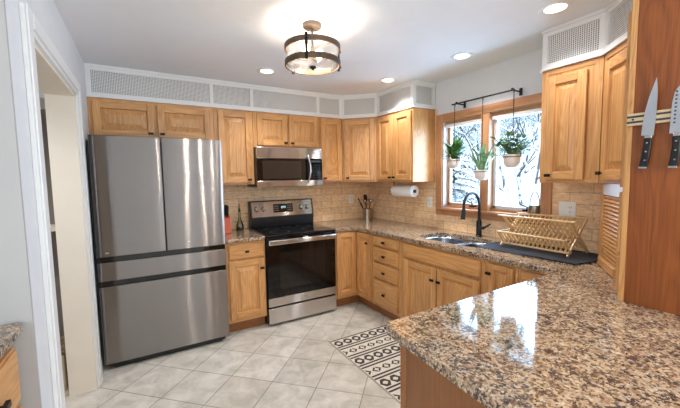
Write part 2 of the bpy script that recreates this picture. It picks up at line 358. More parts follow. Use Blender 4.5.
for a, b in ((MID+.055, WY1-.012), (WY0+.012, MID-.03)):
    s_ = MB(); t_ = .028
    s_.box(.06, .10, a, a+t_, WZ0+.025, WZ1-.03); s_.box(.06, .10, b-t_, b, WZ0+.025, WZ1-.03); s_.box(.06, .10, a, b, WZ0+.025, WZ0+.025+t_); s_.box(.06, .10, a, b, WZ1-.03-t_, WZ1-.03)
    sh = s_.build('sash', CASE if b > MID+.1 else JAMB, win, bevel=.002)
    MB().box(.078, .082, a+t_, b-t_, WZ0+.05, WZ1-.055).build('pane', GLASS, sh)
    hd = MB(); hd.box(.022, .058, a+.004, b-.004, WZ1-.062, WZ1-.031); hd.build('blind_headrail', WHITE, win, bevel=.004)
    c_ = MB(); yc = (a+b)/2-.1; c_.box(.03, .058, yc-.03, yc+.03, WZ0+.026, WZ0+.042); c_.tube([(.04, yc, WZ0+.04), (.02, yc-.02, WZ0+.06), (.0, yc+.03, WZ0+.085)], .006); c_.build('window_crank', MATTE, win)

# backsplash
s1 = MB(); s1.box(-2.14, 0.0075, 0.0, 0.0075, H-.04, B+.0); s1.box(-1.72, -.9, 0.0, 0.0075, .5, H)
struct('trim_1', s1, SPLX, smooth=False)
s2 = MB(); s2.box(0.0, 0.0075, WY1+.08, -.0, H-.04, B+.0); s2.box(0, .0075, WY1+.08, -1.22, B, 2.187); s2.box(0.0, 0.0075, WY0-.08, WY1+.08, H-.04, WZ0-.075); s2.box(0.0, .0075, -3.47, WY0-.08, H-.04, B+.3)
struct('trim_2', s2, SPLY, smooth=False)

# soffit with perforated grilles (kept as trim of the room)
def grille_sheet(w, h, p=0.0118, slot=(0.0062, 0.0078)):
    mb = MB(); nx = max(2, int(w/p)); nz = max(2, int(h/p)); pw = w/nx; ph = h/nz
    hx, hz = slot[0]/2*pw/p, slot[1]/2*ph/p
    for i in range(nx):
        for j in range(nz):
            x0, x1, z0, z1 = i*pw, (i+1)*pw, j*ph, (j+1)*ph; cx = (x0+x1)/2; cz = (z0+z1)/2
            if i % 2: cz += ph*.0
            vs = [(x0, 0, z0), (x1, 0, z0), (x1, 0, z1), (x0, 0, z1), (cx-hx, 0, cz-hz), (cx+hx, 0, cz-hz), (cx+hx, 0, cz+hz), (cx-hx, 0, cz+hz)]
            mb.add(vs, [(0, 1, 5, 4), (1, 2, 6, 5), (2, 3, 7, 6), (3, 0, 4, 7)])
    return mb
soff_n = [3]
def soffit(p0, p1, stops, mats=None):
    """white soffit face from p0 to p1 (front faces to the right of p0->p1 direction rotated -90), stops = divider positions along it"""
    p0 = Vector((*p0, 0)); p1 = Vector((*p1, 0)); d = p1-p0; L = d.length; ang = math.atan2(d.y, d.x)
    root = thing('trim_%d' % soff_n[0], None, None, (p0.x, p0.y, T), ang, kind='structure'); soff_n[0] += 1
    hh = CL-T
    fr = MB(); fr.box(0, L, -.004, .018, 0, .045); fr.box(0, L, -.016, .018, -.0, .014); fr.box(0, L, -.004, .018, hh-.048, hh-.001); fr.box(0, L, -.014, .018, hh-.022, hh-.001)
    for k, s in enumerate(stops):
        a = max(0, s-.017); b = min(L, s+.017); fr.box(a, b, -.004, .018, .045, hh-.048)
    fr.build('soffit_frame', WHITE, root, bevel=.002)
    for a, b in zip(stops[:-1], stops[1:]):
        a2 = a+.017; b2 = b-.017
        if b2-a2 < .05: continue
        g = grille_sheet(b2-a2, hh-.093); o = g.build('grille', WHITE, root, loc=(a2, .004, .045), smooth=False)
        MB().box(a2, b2, .022, .03, .04, hh-.045).build('shade_backing', HOLE_SHADE, root, smooth=False)  # brown-grey sheet, its colour stands in for shade behind the holes
    return root
soffit((-3.0745, -UD), (-.61, -UD), [.017, .985, 1.38, 2.15, 2.4475])
soffit((-.61, -UD), (-UD, -.61), [.012, .412])
soffit((-UD, -.61), (-UD, -1.217), [.012, .59])
e = soffit((-UD, -1.217), (-.0, -1.217), [.02, .295])
soffit((0, -2.49), (-UD, -2.49), [.017, .293])
soffit((-UD, -2.49), (-UD, -2.85), [.017, .345])
soffit((-UD, -2.85), (-.61, -3.15), [.015, .41])

# ------------------------------------------------------------------ cabinet maker
def ring(mb, w, h, y0, y1, i0, i1, cx, z0, mi=0):
    """sloped picture-frame ring from inset i0 at depth y0 to inset i1 at depth y1"""
    def rect(i, y): return [(cx-w/2+i, y, z0+i), (cx+w/2-i, y, z0+i), (cx+w/2-i, y, z0+h-i), (cx-w/2+i, y, z0+h-i)]
    mb.add(rect(i0, y0)+rect(i1, y1), [(0, 1, 5, 4), (1, 2, 6, 5), (2, 3, 7, 6), (3, 0, 4, 7)], mi)
def knob(parent, x, z, y=-.021, label=None):
    k = MB(); m = Matrix.Rotation(R(90), 4, 'X')
    k.tube([(0, 0, 0), (0, -.016, 0)], .0055, 10); k.box(-.019, .019, -.027, -.014, -.010, .010)
    o = k.build('knob', BRONZE, parent, bevel=.003, loc=(x, y, z)); return o
def door(parent, x0, x1, z0, z1, kx=None, kz=None, stile=.056, kind='door'):
    w, h = x1-x0, z1-z0; cx = (x0+x1)/2; s = min(stile, w*.22, h*.25); y0, y1 = -.021, -.001
    f = MB()
    f.box(x0, x0+s, y0, y1, z0, z1, 0); f.box(x1-s, x1, y0, y1, z0, z1, 0)
    f.box(x0+s, x1-s, y0, y1, z0, z0+s, 1); f.box(x0+s, x1-s, y0, y1, z1-s, z1, 1)
    d = f.build('door', [OAKZ, OAKX], parent, bevel=.0035)
    p = MB(); pw, ph = w-2*s, h-2*s; c0 = z0+s
    ring(p, pw, ph, y0+.002, y0+.016, 0, .004, cx, c0); ring(p, pw, ph, y0+.016, y0+.016, .004, .011, cx, c0)
    rr = min(.034, pw*.22, ph*.22); ring(p, pw, ph, y0+.016, y0+.006, .011, .011+rr, cx, c0); ring(p, pw, ph, y0+.006, y0+.002, .011+rr, .0125+rr, cx, c0)
    i = .0125+rr; p.add([(x0+s+i, y0+.002, c0+i), (x1-s-i, y0+.002, c0+i), (x1-s-i, y0+.002, c0+ph-i), (x0+s+i, y0+.002, c0+ph-i)], [(0, 1, 2, 3)])
    p.build('raised_panel', OAKZ, d, smooth=False)
    if kx is not None: knob(d, kx, kz)
    return d
def drawer(parent, x0, x1, z0, z1, k=True, name='drawer'):
    f = MB(); f.box(x0+.006, x1-.006, -.021, -.012, z0+.006, z1-.006); f.box(x0, x1, -.014, -.001, z0, z1)
    d = f.build(name, OAKX, parent, bevel=.004)
    if k: knob(d, (x0+x1)/2, (z0+z1)/2)
    return d
def cab(name, label, loc, rz, w, d, h, cat='cabinet', toe=False, side=OAKZ):
    """origin at the middle of the face frame, bottom; front looks along local -y"""
    t = thing(name, label, cat, loc, rz)
    b = MB(); z0 = .115 if toe else 0
    b.box(-w/2, w/2, .02, d, z0, h); b.build('cabinet_body', side, t, bevel=.001)
    f = MB(); s = min(.04, w*.12)
    f.box(-w/2, -w/2+s, 0, .0195, z0, h, 0); f.box(w/2-s, w/2, 0, .0195, z0, h, 0); f.box(-w/2+s, w/2-s, 0, .0195, z0, z0+.03, 1); f.box(-w/2+s, w/2-s, 0, .0195, h-.035, h, 1)
    f.box(-w/2+s, w/2-s, .004, .0195, z0+.03, h-.035, 0)
    f.build('face_frame', [OAKZ, OAKX], t, bevel=.001)
    if toe: MB().box(-w/2, w/2, .075, .09, 0, .1145).build('toe_kick', KICK, t)
    return t
RB, RR = 0, R(-90)
g = .0006
# uppers, back wall
c = cab('wall_cabinet', 'short oak wall cabinet with two doors above the refrigerator', (-2.5785, -UD, 1.86), 0, .991, UD-.002, T-1.86-g)
door(c, -.465, -.012, .015, .30, -.045, .045); door(c, .012, .465, .015, .30, .045, .045)
c = cab('wall_cabinet', 'tall single-door oak wall cabinet between the refrigerator and the microwave', (-1.888, -UD, B), 0, .39-.004, UD-.002, T-B-g)
door(c, -.155, .17, .02, .735, .135, .05)
c = cab('wall_cabinet', 'short two-door oak wall cabinet directly above the microwave', (-1.308, -UD, 1.82), 0, .77-.002, UD-.002, T-1.82-g)
door(c, -.345, -.012, .02, .348, -.04, .05); door(c, .012, .365, .02, .348, .04, .05)
c = cab('wall_cabinet', 'narrow single-door oak wall cabinet just right of the microwave', (-.7665, -UD, B), 0, .311, UD-.002, T-B-g)
door(c, -.14, .135, .02, .735, -.105, .05)
# diagonal corner
def diag_cab(label, a, b, corner, z0, h, wdoor, kside, name='corner_wall_cabinet'):
    a = Vector((*a, 0)); b = Vector((*b, 0)); mid = (a+b)/2; ang = math.atan2((b-a).y, (b-a).x); t = thing(name, label, 'cabinet', (mid.x, mid.y, z0), ang)
    inv = Matrix.Translation((mid.x, mid.y, 0)) @ Matrix.Rotation(ang, 4, 'Z'); inv = inv.inverted()
    pl = [inv @ Vector((x, y, 0)) for x, y in corner]; m = MB(); m.prism([(p.x, p.y) for p in pl], 0, h); m.build('cabinet_body', OAKZ, t)
    L = (b-a).length; f = MB(); s = .035
    f.box(-L/2+.003, -L/2+s, -.0, .008, 0, h, 0); f.box(L/2-s, L/2-.003, -.0, .008, 0, h, 0); f.box(-L/2+s, L/2-s, 0, .008, 0, .03, 1); f.box(-L/2+s, L/2-s, 0, .008, h-.03, h, 1)
    f.build('face_frame', [OAKZ, OAKX], t)
    return t, L
t, L = diag_cab('diagonal single-door oak wall cabinet in the far corner of the room', (-.609, -UD), (-UD, -.609), [(-.609, -UD+.008), (-UD+.008, -.609), (-.002, -.609), (-.002, -.002), (-.609, -.002)], B, T-B-g, 0, 0)
door(t, -L/2+.03, L/2-.03, .02, .735, -L/2+.07, .05)
# right wall uppers
c = cab('wall_cabinet', 'two-door oak wall cabinet above the paper towel roll, left of the window', (-UD, -.914, B), RR, .606, UD-.002, T-B-g)
door(c, -.285, -.006, .02, .735, -.035, .05); door(c, .006, .285, .02, .735, .035, .05)
c = cab('wall_cabinet', 'single-door oak wall cabinet right of the window above the dish rack', (-UD, -2.67, B), RR, .357, UD-.002, T-B-g)
door(c, -.135, .1, .02, .70, -.105, .05)
t, L = diag_cab('diagonal oak wall cabinet above the tambour appliance garage', (-UD, -2.851), (-.61, -3.15), [(-UD+.006, -2.851-.006), (-.608, -3.145), (-.608, -3.47), (-.002, -3.47), (-.002, -2.851)], B, T-B-g, 0, 0)
door(t, -L/2+.05, L/2-.012, .02, .70, -L/2+.075, .06)

# base cabinets
HB = .886
c = cab('base_cabinet', 'oak base cabinet with one drawer over one door, between refrigerator and range', (-1.895, -LD, 0), 0, .375, LD-.002, HB, toe=True)
drawer(c, -.165, .17, .73, .868); door(c, -.165, .17, .15, .71, .145, .62)
# corner base
t = thing('corner_base_cabinet', 'L-shaped oak corner base cabinet with two doors meeting at right angles', 'cabinet', (-.62, -.62, 0))
m = MB(); m.prism([(-.29, .02), (.02, .02), (.02, -.30), (.617, -.30), (.617, .617), (-.29, .617)], .115, HB); m.build('cabinet_body', OAKZ, t)
m = MB(); m.box(-.29, 0, 0, .0195, .115, HB); m.box(0, .0195, -.30, .0195, .115, HB); m.build('face_frame', OAKZ, t)
m = MB(); m.box(-.29, .09, .075, .09, 0, .114); m.box(.075, .09, -.30, .075, 0, .114); m.build('toe_kick', KICK, t)
d1 = door(t, -.275, -.024, .15, .868)
d2 = door(t, .024, .275, .15, .868, .24, .77); d2.rotation_euler = (0, 0, RR)
# drawer stack
c = cab('drawer_cabinet', 'oak base cabinet with a stack of four drawers, left of the sink cabinet', (-LD, -1.1535, 0), RR, .455, LD-.002, HB, toe=True)
for z0, z1 in ((.772, .872), (.605, .748), (.428, .582), (.15, .404)): drawer(c, -.195, .20, z0, z1)
c = cab('sink_cabinet', 'wide oak sink base cabinet with a false front over two doors', (-LD, -1.852, 0), RR, .939, LD-.002, HB-.0, toe=True)
bpy.data.objects.remove([o for o in c.children if o.name.startswith('cabinet_body')][0])
m = MB(); m.box(-.4695, -.452, .02, .617, .115, HB); m.box(.452, .4695, .02, .617, .115, HB); m.box(-.452, .452, .02, .617, .115, .13); m.box(-.452, .452, .605, .617, .13, HB); m.build('cabinet_body', OAKZ, c)
drawer(c, -.415, .415, .738, .866, False, 'false_front'); door(c, -.405, -.006, .15, .715, -.035, .61); door(c, .008, .41, .15, .715, .038, .61)
c = cab('base_cabinet', 'narrow full-height single-door oak base cabinet right of the sink cabinet', (-LD, -2.435, 0), RR, .225, LD-.002, HB, toe=True)
door(c, -.095, .085, .15, .866, -.085, .80)
c = cab('base_cabinet', 'oak base cabinet almost hidden behind the peninsula corner, only its drawer front showing', (-LD, -2.702, 0), RR, .307, LD-.002, HB, toe=True)
drawer(c, -.125, .14, .738, .866); door(c, -.125, .14, .15, .715)
# peninsula
t = thing('peninsula_cabinet', 'oak-panelled peninsula base in the foreground under the granite top', 'cabinet', (-1.9, -2.865, 0))
m = MB(); m.box(.012, 1.89, -.605, -.012, .1, HB); m.box(.05, 1.89, -.58, -.06, 0, .1); m.build('cabinet_body', OAKZ, t)
m = MB(); m.box(0, .0118, -.606, -.03, .0, HB); m.build('end_panel', PENP, t)
m = MB(); m.box(-.004, .0118, -.03, 0, .0, HB); m.build('corner_post', KICK, t, bevel=.003)

# countertops
def rpoly(pts, rad, n=6):
    out = []
    for i, p in enumerate(pts):
        p = Vector(p); a = Vector(pts[i-1]); b = Vector(pts[(i+1) % len(pts)]); r = rad.get(i, 0)
        if r == 0: out.append(tuple(p)); continue
        d1 = (a-p).normalized(); d2 = (b-p).normalized(); h = math.tan(math.acos(max(-1, min(1, d1.dot(d2))))/2); L_ = r/h
        s = p+d1*L_; e_ = p+d2*L_; cc = p+(d1+d2).normalized()*math.hypot(r, L_)
        a0 = math.atan2(s.y-cc.y, s.x-cc.x); a1 = math.atan2(e_.y-cc.y, e_.x-cc.x); da = (a1-a0+PI) % (2*PI)-PI
        out += [(cc.x+r*math.cos(a0+da*k/n), cc.y+r*math.sin(a0+da*k/n)) for k in range(n+1)]
    return out
outer = rpoly([(-.916, -.002), (-.916, -.65), (-.65, -.65), (-.65, -2.815), (-1.945, -2.815), (-2.01, -3.63), (-.94, -3.63), (-.94, -3.473), (-.001, -3.473), (-.001, -.002)], {2: .07, 4: .035})
def oval(cx, cy, rx, ry, n=28, e=3.2):
    return [(cx+rx*abs(math.cos(a))**(2/e)*(1 if math.cos(a) > 0 else -1), cy+ry*abs(math.sin(a))**(2/e)*(1 if math.sin(a) > 0 else -1)) for a in [2*PI*k/n+.05 for k in range(n)]]
SX, SY = -.335, -1.82
hole = oval(SX, SY, .205, .37)
ct = prism_hole(outer, [hole], H-.036, H)
o = ct.build('countertop', GRANITE, bevel=.008, seg=3); tag(o, 'long speckled brown granite countertop running from the corner to the foreground peninsula', 'countertop')
ct = MB(); ct.box(-2.092, -1.705, -.65, -.002, H-.036, H); o = ct.build('countertop', GRANITE, bevel=.008, seg=3); tag(o, 'short granite countertop piece between refrigerator and range', 'countertop')
# sink
sk = thing('sink', 'undermount stainless steel sink with two basins', 'sink', (SX, SY, H-.036))
def basin(cx, cy, rx, ry, depth, nm):
    n = 28; P = [oval(0, 0, rx*s, ry*s, n) for s in (1.0, .985, .95, .84, .02)]; Z = (-.001, -.02, -depth+.03, -depth, -depth-.006)
    m = MB(); vs = [(cx+x, cy+y, z) for p, z in zip(P, Z) for x, y in p]; fs = []
    for i in range(4):
        for k in range(n): a, b = i*n+k, i*n+(k+1) % n; fs.append((a, b, b+n, a+n))
    m.add(vs, fs); o = m.build(nm, SINKM, sk); s = o.modifiers.new('s', 'SOLIDIFY'); s.thickness = .002
    MB().lathe([(.001, 0), (.03, 0), (.034, .003), (.038, .001)], (cx, cy, -depth), 20).build('drain', STEELP, o)
basin(0, .165, .19, .18, .19, 'basin'); basin(0, -.19, .19, .155, .17, 'basin')
fl = prism_hole([(x*1.07, y*1.04) for x, y in oval(0, 0, .215, .375)], [[(x, y+.165) for x, y in oval(0, 0, .19, .18)], [(x, y-.19) for x, y in oval(0, 0, .19, .155)]], -.004, -.0012); fl.build('flange', SINKM, sk)

# faucet
fa = thing('faucet', 'matte black high-arc pull-down kitchen faucet behind the sink', 'faucet', (-.075, -1.835, H))
MB().lathe([(.001, 0), (.03, 0), (.03, .006), (.024, .012), (.024, .13), (.019, .15), (.014, .16)], (0, 0, 0), 24).build('faucet_body', MATTE, fa)
pts = [(0, 0, .15), (0, 0, .26)]+[(-.105+.105*math.cos(a), 0, .29+.115*math.sin(a)) for a in [PI*k/12 for k in range(0, 13)]]
MB().tube(pts+[(-.212, 0, .255)], .0125, 14).build('spout', MATTE, fa)
MB().tube([(-.2115, 0, .265), (-.217, 0, .21), (-.222, 0, .175)], [.0165, .018, .021], 16).build('spray_head', MATTE, fa)
h_ = MB(); h_.tube([(0, -.018, .085), (0, -.05, .085)], .015, 14); h_.tube([(0, -.045, .085), (0.0, -.052, .088), (.03, -.06, .10), (.07, -.065, .115)], [.012, .011, .007, .006], 10); h_.build('handle', MATTE, fa)

# ------------------------------------------------------------------ refrigerator
fx0, fx1, fyf = -3.043, -2.098, -.72
rf = thing('refrigerator', 'tall stainless steel French-door refrigerator with two bottom drawers', 'refrigerator', ((fx0+fx1)/2, fyf, 0))
W2 = (fx1-fx0)/2
m = MB(); m.box(-W2-.02, W2-.005, .055, .69, .03, 1.80); m.box(-W2+.03, W2-.03, .03, .055, .02, 1.79); m.build('fridge_body', BLACK, rf, bevel=.004)
def curved_slab(x0, x1, z0, z1, bow=.002, n=14, th=.05, rc=.012):
    mb = MB(); xs = [x0+(x1-x0)*k/n for k in range(n+1)]; c = (x0+x1)/2; hw = (x1-x0)/2
    fy = [-bow*(1-((x-c)/hw)**2) + (.002 if k in (0, n) else 0) for k, x in enumerate(xs)]
    poly = [(x, y) for x, y in zip(xs, fy)]+[(x1, th), (x0, th)]
    return mb.prism(poly, z0, z1)
for a, b, nm in ((-W2, -.0045, 'fridge_door'), (.0045, W2, 'fridge_door')):
    curved_slab(a, b, .905, 1.832).build(nm, STEEL, rf, bevel=.003)
curved_slab(-W2, W2, .715, .862, .002).build('fridge_drawer', STEEL, rf, bevel=.003)
curved_slab(-W2, W2, .055, .672, .002).build('fridge_drawer', STEEL, rf, bevel=.003)
m = MB(); m.box(-W2+.004, W2-.004, .012, .05, .862, .905); m.box(-W2+.004, W2-.004, .012, .05, .672, .715); m.build('grip_recess', GLOSSB, rf)
m = MB(); m.box(-W2+.06, W2-.06, .04, .06, .0, .05); [m.lathe([(.02, 0), (.02, .03)], (x, .08, 0), 12) for x in (-W2+.05, W2-.05)]; m.build('foot_grille', BLACK, rf)
m = MB(); m.box(-W2+.055, -W2+.08, -.0095, -.006, .93, .945); m.build('emblem', STEELP, rf, bevel=.002)

# ------------------------------------------------------------------ range
rx0, rx1, ryf = -1.700, -.921, -.655
rg = thing('range', 'freestanding stainless and black glass electric range', 'range', ((rx0+rx1)/2, ryf, 0)); W3 = (rx1-rx0)/2
m = MB(); m.box(-W3, W3, .035, .62, .02, .905); [m.lathe([(.018, 0), (.018, .021)], (x, y, 0), 12) for x in (-.33, .33) for y in (.08, .58)]; m.build('range_body', BLACK, rg, bevel=.002)
m = MB(); m.box(-W3, W3, -.012, .62, .906, .93); ck = m.build('cooktop', GLOSSB, rg, bevel=.006, seg=3)
BURN = plain('burner_ring_grey', (70, 70, 72), .3)
for x, y, r in ((-.19, .16, .10), (.19, .16, .115), (-.19, .42, .075), (.19, .42, .08), (0, .47, .05)):
    MB().lathe([(r-.0015, 0), (r-.0015, .0006), (r+.0015, .0006), (r+.0015, 0)], (x, y, .9302), 40).build('burner_ring', BURN, ck)
m = MB(); m.box(-W3+.004, W3-.004, 0, .034, .29, .895); od = m.build('oven_door', GLOSSB, rg, bevel=.003)
m = MB(); m.box(-W3+.004, W3-.004, -.005, .03, .205, .288); m.build('lower_rail', STEEL2, od, bevel=.002)
m = MB(); m.box(-W3+.13, W3-.09, -.0012, .001, .37, .745); m.build('oven_window', plain('oven_window_glass', (30, 25, 22), .07, vary=0), od)
m = MB(); m.lathe([(.001, .0), (.012, 0), (.012, .002), (.001, .002)], n=20, mat=Matrix.Rotation(R(90), 4, 'X')); m.build('emblem', STEELP, od, loc=(.02, -.0055, .248))
h = MB(); h.box(-W3+.01, W3-.01, -.05, -.028, .832, .882); h.box(-W3+.03, -W3+.055, -.03, .002, .84, .875); h.box(W3-.055, W3-.03, -.03, .002, .84, .875); h.build('oven_handle', STEEL2, od, bevel=.009, seg=3)
m = MB(); m.box(-W3+.004, W3-.004, -.008, .034, .03, .187); m.build('storage_drawer', STEEL2, rg, bevel=.003)
m = MB(); m.prism([(.545, .93), (.53, 1.04), (.57, 1.235), (.622, 1.235), (.622, .93)], -W3-.0, W3, mat=Matrix(((0, 0, 1, 0), (1, 0, 0, 0), (0, 1, 0, 0), (0, 0, 0, 1)))); m.build('backguard', BLACK, rg, bevel=.006)
tl = math.atan2(.04, .195); pm = Matrix.Translation((0, .549, 1.137)) @ Matrix.Rotation(-tl, 4, 'X')
m = MB(); m.box(-W3+.018, W3-.018, -.007, .004, -.088, .09, mat=pm); cp = m.build('control_panel', STEEL2, rg, bevel=.003)
m = MB(); m.box(-.12, .12, -.010, -.006, -.045, .055, mat=pm); dp = m.build('display', GLOSSB, cp, bevel=.002)
m = MB()
for k, x in enumerate((-.022, -.008, .009, .023)):
    segs = ((-.004, .004, .013, .015), (-.004, .004, -.001, .001), (-.004, .004, -.015, -.013), (.003, .005, -.014, .014))
    for a, b, c_, d_ in segs: m.box(x+a, x+b, -.0112, -.0104, .015+c_*.8, .015+d_*.8, mat=pm)
m.build('clock_digits', LED, dp)
m = MB()
for x in (-.105, -.085, -.065, .055, .075, .095):
    for z in (.03, .005, -.02): m.box(x-.006, x+.006, -.0112, -.0104, z-.003, z+.003, mat=pm)
m.build('touch_buttons', plain('button_print', (150, 152, 155), .5), dp)
for x in (-.315, -.235, .225, .305):
    q = pm @ Matrix.Translation((x, -.007, .005)) @ Matrix.Rotation(R(90), 4, 'X')
    m = MB(); m.lathe([(.001, .032), (.021, .032), (.024, .028), (.026, .004), (.03, 0)], n=24, mat=q); m.box(-.005, .005, -.022, .022, .03, .04, mat=q); m.build('knob', STEELP, cp)

# ------------------------------------------------------------------ microwave
mw = thing('microwave', 'stainless over-the-range microwave with black glass door', 'microwave', (-1.3125, -.40, 1.40)); W4 = .379
m = MB(); m.box(-W4, W4, .03, .395, 0, .416); m.build('microwave_body', BLACK, mw, bevel=.002)
m = MB(); m.box(-W4, W4, 0, .0295, .30, .416); m.build('top_trim', STEEL2, mw, bevel=.003)
m = MB(); m.box(-W4, W4, 0, .0295, 0, .064); m.build('bottom_trim', STEEL2, mw, bevel=.003)
m = MB(); m.box(-W4, .20, .002, .0295, .0645, .2995); d_ = m.build('microwave_door', GLOSSB, mw, bevel=.002)
m = MB(); m.box(-W4+.06, .115, .0005, .002, .085, .275); m.build('door_window', plain('microwave_window_mesh', (50, 43, 37), .12, vary=.03), d_)
m = MB(); m.box(.2005, W4, .002, .0295, .0645, .2995); kp = m.build('control_panel', GLOSSB, mw, bevel=.002)
m = MB()
for i in range(4):
    for j in range(6): m.box(.235+i*.033, .25+i*.033, .0008, .0022, .085+j*.028, .093+j*.028)
m.box(.23, .355, .0008, .0022, .262, .282); m.build('key_legend', plain('key_print', (60, 70, 82), .5), kp)
pts = [(.185+.022*math.sin(PI*k/10), -.022-.03*math.sin(PI*k/10), .035+.30*k/10) for k in range(11)]
m = MB(); m.tube([(.185, .0, .04)]+pts+[(.185, .0, .33)], .011, 12); m.build('door_handle', STEELP, d_)
m = MB(); m.box(-.02, .005, -.0008, .001, .03, .036); m.build('emblem', STEELP, mw)
m = MB(); m.box(-.3, .3, .1, .3, -.004, .0); m.build('vent_filter', MATTE, mw)

# ------------------------------------------------------------------ appliance garage and tall cabinet
a = Vector((-.262, -2.845)); b = Vector((-.61, -3.075)); mid = (a+b)/2; ang = math.atan2((b-a).y, (b-a).x); L = (b-a).length
ga = thing('appliance_garage', 'oak appliance garage with slatted tambour door, standing on the countertop corner', 'cabinet', (mid.x, mid.y, H), ang)
inv = (Matrix.Translation((mid.x, mid.y, 0)) @ Matrix.Rotation(ang, 4, 'Z')).inverted(); GH = B-H-.001
m = MB(); q = [inv @ Vector((x, y, 0)) for x, y in ((-.262, -2.847), (-.01, -2.847), (-.01, -2.865), (-.25, -2.865))]; m.prism([(p.x, p.y) for p in q], 0.001, GH); m.build('side_panel', OAKZ, ga)
for a_, b_ in ((-L/2, -L/2+.045), (L/2-.045, L/2)): MB().box(a_, b_, 0, .019, .001, GH).build('stile', OAKZ, ga, bevel=.002)
f = MB(); f.box(-L/2+.045, L/2-.045, 0.0, .019, GH-.07, GH); f.build('top_rail', plain('pale_rail', (188, 176, 172), .4), ga, bevel=.002)
f = MB(); f.box(-L/2+.045, L/2-.045, -.012, .019, .003, .05); f.build('handle_rail', OAKX, ga, bevel=.004)
f = MB(); n = 17; zz = (GH-.07-.052)/n
for k in range(n):
    z = .052+k*zz; pts = [(.012-.012*math.sin(PI*j/4)**.6, z+zz*j/4) for j in range(5)]
    vs = [(-L/2+.046, y+.006, zq) for y, zq in pts]+[(L/2-.046, y+.006, zq) for y, zq in pts]
    f.add(vs, [(j, j+5, j+6, j+1) for j in range(4)])
f.build('tambour_door', OAKX, ga)

tc = thing('tall_cabinet', 'tall oak cabinet whose plain side panel carries the knife strip, at the right edge', 'cabinet', (-.93, -3.19, H))
m = MB(); m.box(.018, .318, -.28, -.0005, .001, CL-H-.001); m.build('cabinet_body', OAKZ, tc)
m = MB(); m.box(0.0, .0178, -.282, -.02, .001, CL-H-.001); m.build('side_panel', PANEL, tc)
m = MB(); m.box(-.004, .0178, -.0195, .002, .001, CL-H-.001); m.build('face_frame', OAKZ, tc, bevel=.002)
for z0, z1, nm in ((.50, 1.24, 'door'), (.21, .48, 'door'), (.035, .19, 'drawer')):
    m = MB(); m.box(.02, .30, .003, .023, z0, z1); m.build(nm, OAKZ, tc, bevel=.004)

# ------------------------------------------------------------------ knife strip and knives on the panel
PX = -.93
ks = thing('magnetic_knife_strip', 'striped wooden magnetic knife strip screwed to the oak side panel', 'knife strip', (PX, -3.195, 1.683))
m = MB(); m.box(-.018, -.0008, -.26, 0, 0, .050, 0); m.build('wooden_bar', plain('pale_maple', (206, 182, 146), .4), ks, bevel=.002)
m = MB(); m.box(-.0192, -.0178, -.26, 0, .010, .018); m.box(-.0192, -.0178, -.26, 0, .032, .040); m.build('magnet_stripe', plain('dark_magnet', (62, 56, 56), .4), ks)
m = MB(); m.lathe([(.001, .0015), (.0035, .001), (.004, 0)], n=12, mat=Matrix.Rotation(R(-90), 4, 'Y')); m.build('screw', BRONZE, ks, loc=(-.0185, -.02, .025))
def knife(label, y0, ztip, length, wd, tilt, santoku=False):
    k = thing('chef_knife' if not santoku else 'santoku_knife', label, 'knife', (PX-.0215, y0, ztip), 0); k.rotation_euler = (tilt, 0, 0)
    # local: blade tip at 0, extends to -z ; width along y (-y = toward camera right)
    if not santoku:
        pr = [(-.001, 0), (.006, -.03), (.015, -.075), (.022, -.13), (.0245, -.18), (.0245, -length), (.0, -length), (-.0145, -length), (-.0145, -length+.05), (-.013, -.12), (-.009, -.05)]
    else:
        pr = [(-.006, 0), (.008, -.010), (.018, -.03), (.023, -.07), (.024, -length), (-.02, -length), (-.02, -.09), (-.017, -.03)]
    m = MB(); mt = Matrix(((0, 0, 1, 0), (1, 0, 0, 0), (0, 1, 0, 0), (0, 0, 0, 1))); m.prism(pr, -.0012, .0012, mat=mt)
    bl = m.build('blade', plain('knife_steel', (205, 207, 212), .28, 1.0), k)
    if santoku:
        m = MB()
        for j in range(9): m.lathe([(.001, .0006), (.0032, .0006), (.0036, 0)], (-.0013, .012, -.028-j*.0145), 10, mat=Matrix.Rotation(R(-90), 4, 'Y'))
        m.build('hollow', BLACK, bl)
    m = MB(); m.box(-.006, .006, -.012, .013, -length-.012, -length+.002); m.build('bolster', STEELP, k, bevel=.002)
    hp = [(.013, -length-.012), (.012, -length-.05), (.0145, -length-.09), (.018, -length-.125), (-.008, -length-.128), (-.011, -length-.09), (-.012, -length-.012)]
    m = MB(); m.prism(hp, -.008, .008, mat=mt); hd = m.build('handle', BLACK, k, bevel=.003)
    for j in (.03, .065, .1): MB().lathe([(.001, .001), (.003, .0008), (.0035, 0)], (-.0081, .001, -length-j), 12, mat=Matrix.Rotation(R(-90), 4, 'Y')).build('rivet', STEELP, hd)
    m = MB(); m.box(-.0082, .0082, -.0085, .0185, -length-.133, -length-.125); m.build('end_cap', STEELP, k, bevel=.001)
    return k
knife('chef knife with a long pointed blade and black riveted handle, left on the strip', -3.284, 1.862, .225, .045, R(3.5))
knife('santoku knife with a dimpled blade at the right edge of the strip', -3.358, 1.822, .185, .045, R(1), True)

# ------------------------------------------------------------------ dining-side cabinet, near left
c = cab('sideboard_cabinet', 'oak cabinet with granite top at the left edge of the view', (-3.135, -2.78, 0), R(90), 1.0, .55, .968, toe=True)
drawer(c, .06, .485, .74, .93); door(c, .06, .485, .15, .72, .09, .6); drawer(c, -.485, -.02, .74, .93); door(c, -.485, -.02, .15, .72, -.05, .6)
m = MB(); m.box(-3.69, -3.100, -3.30, -2.274, .9685, 1.008); o = m.build('countertop', GRANITE, bevel=.008, seg=3); tag(o, 'granite top on the cabinet at the left edge of the view', 'countertop')

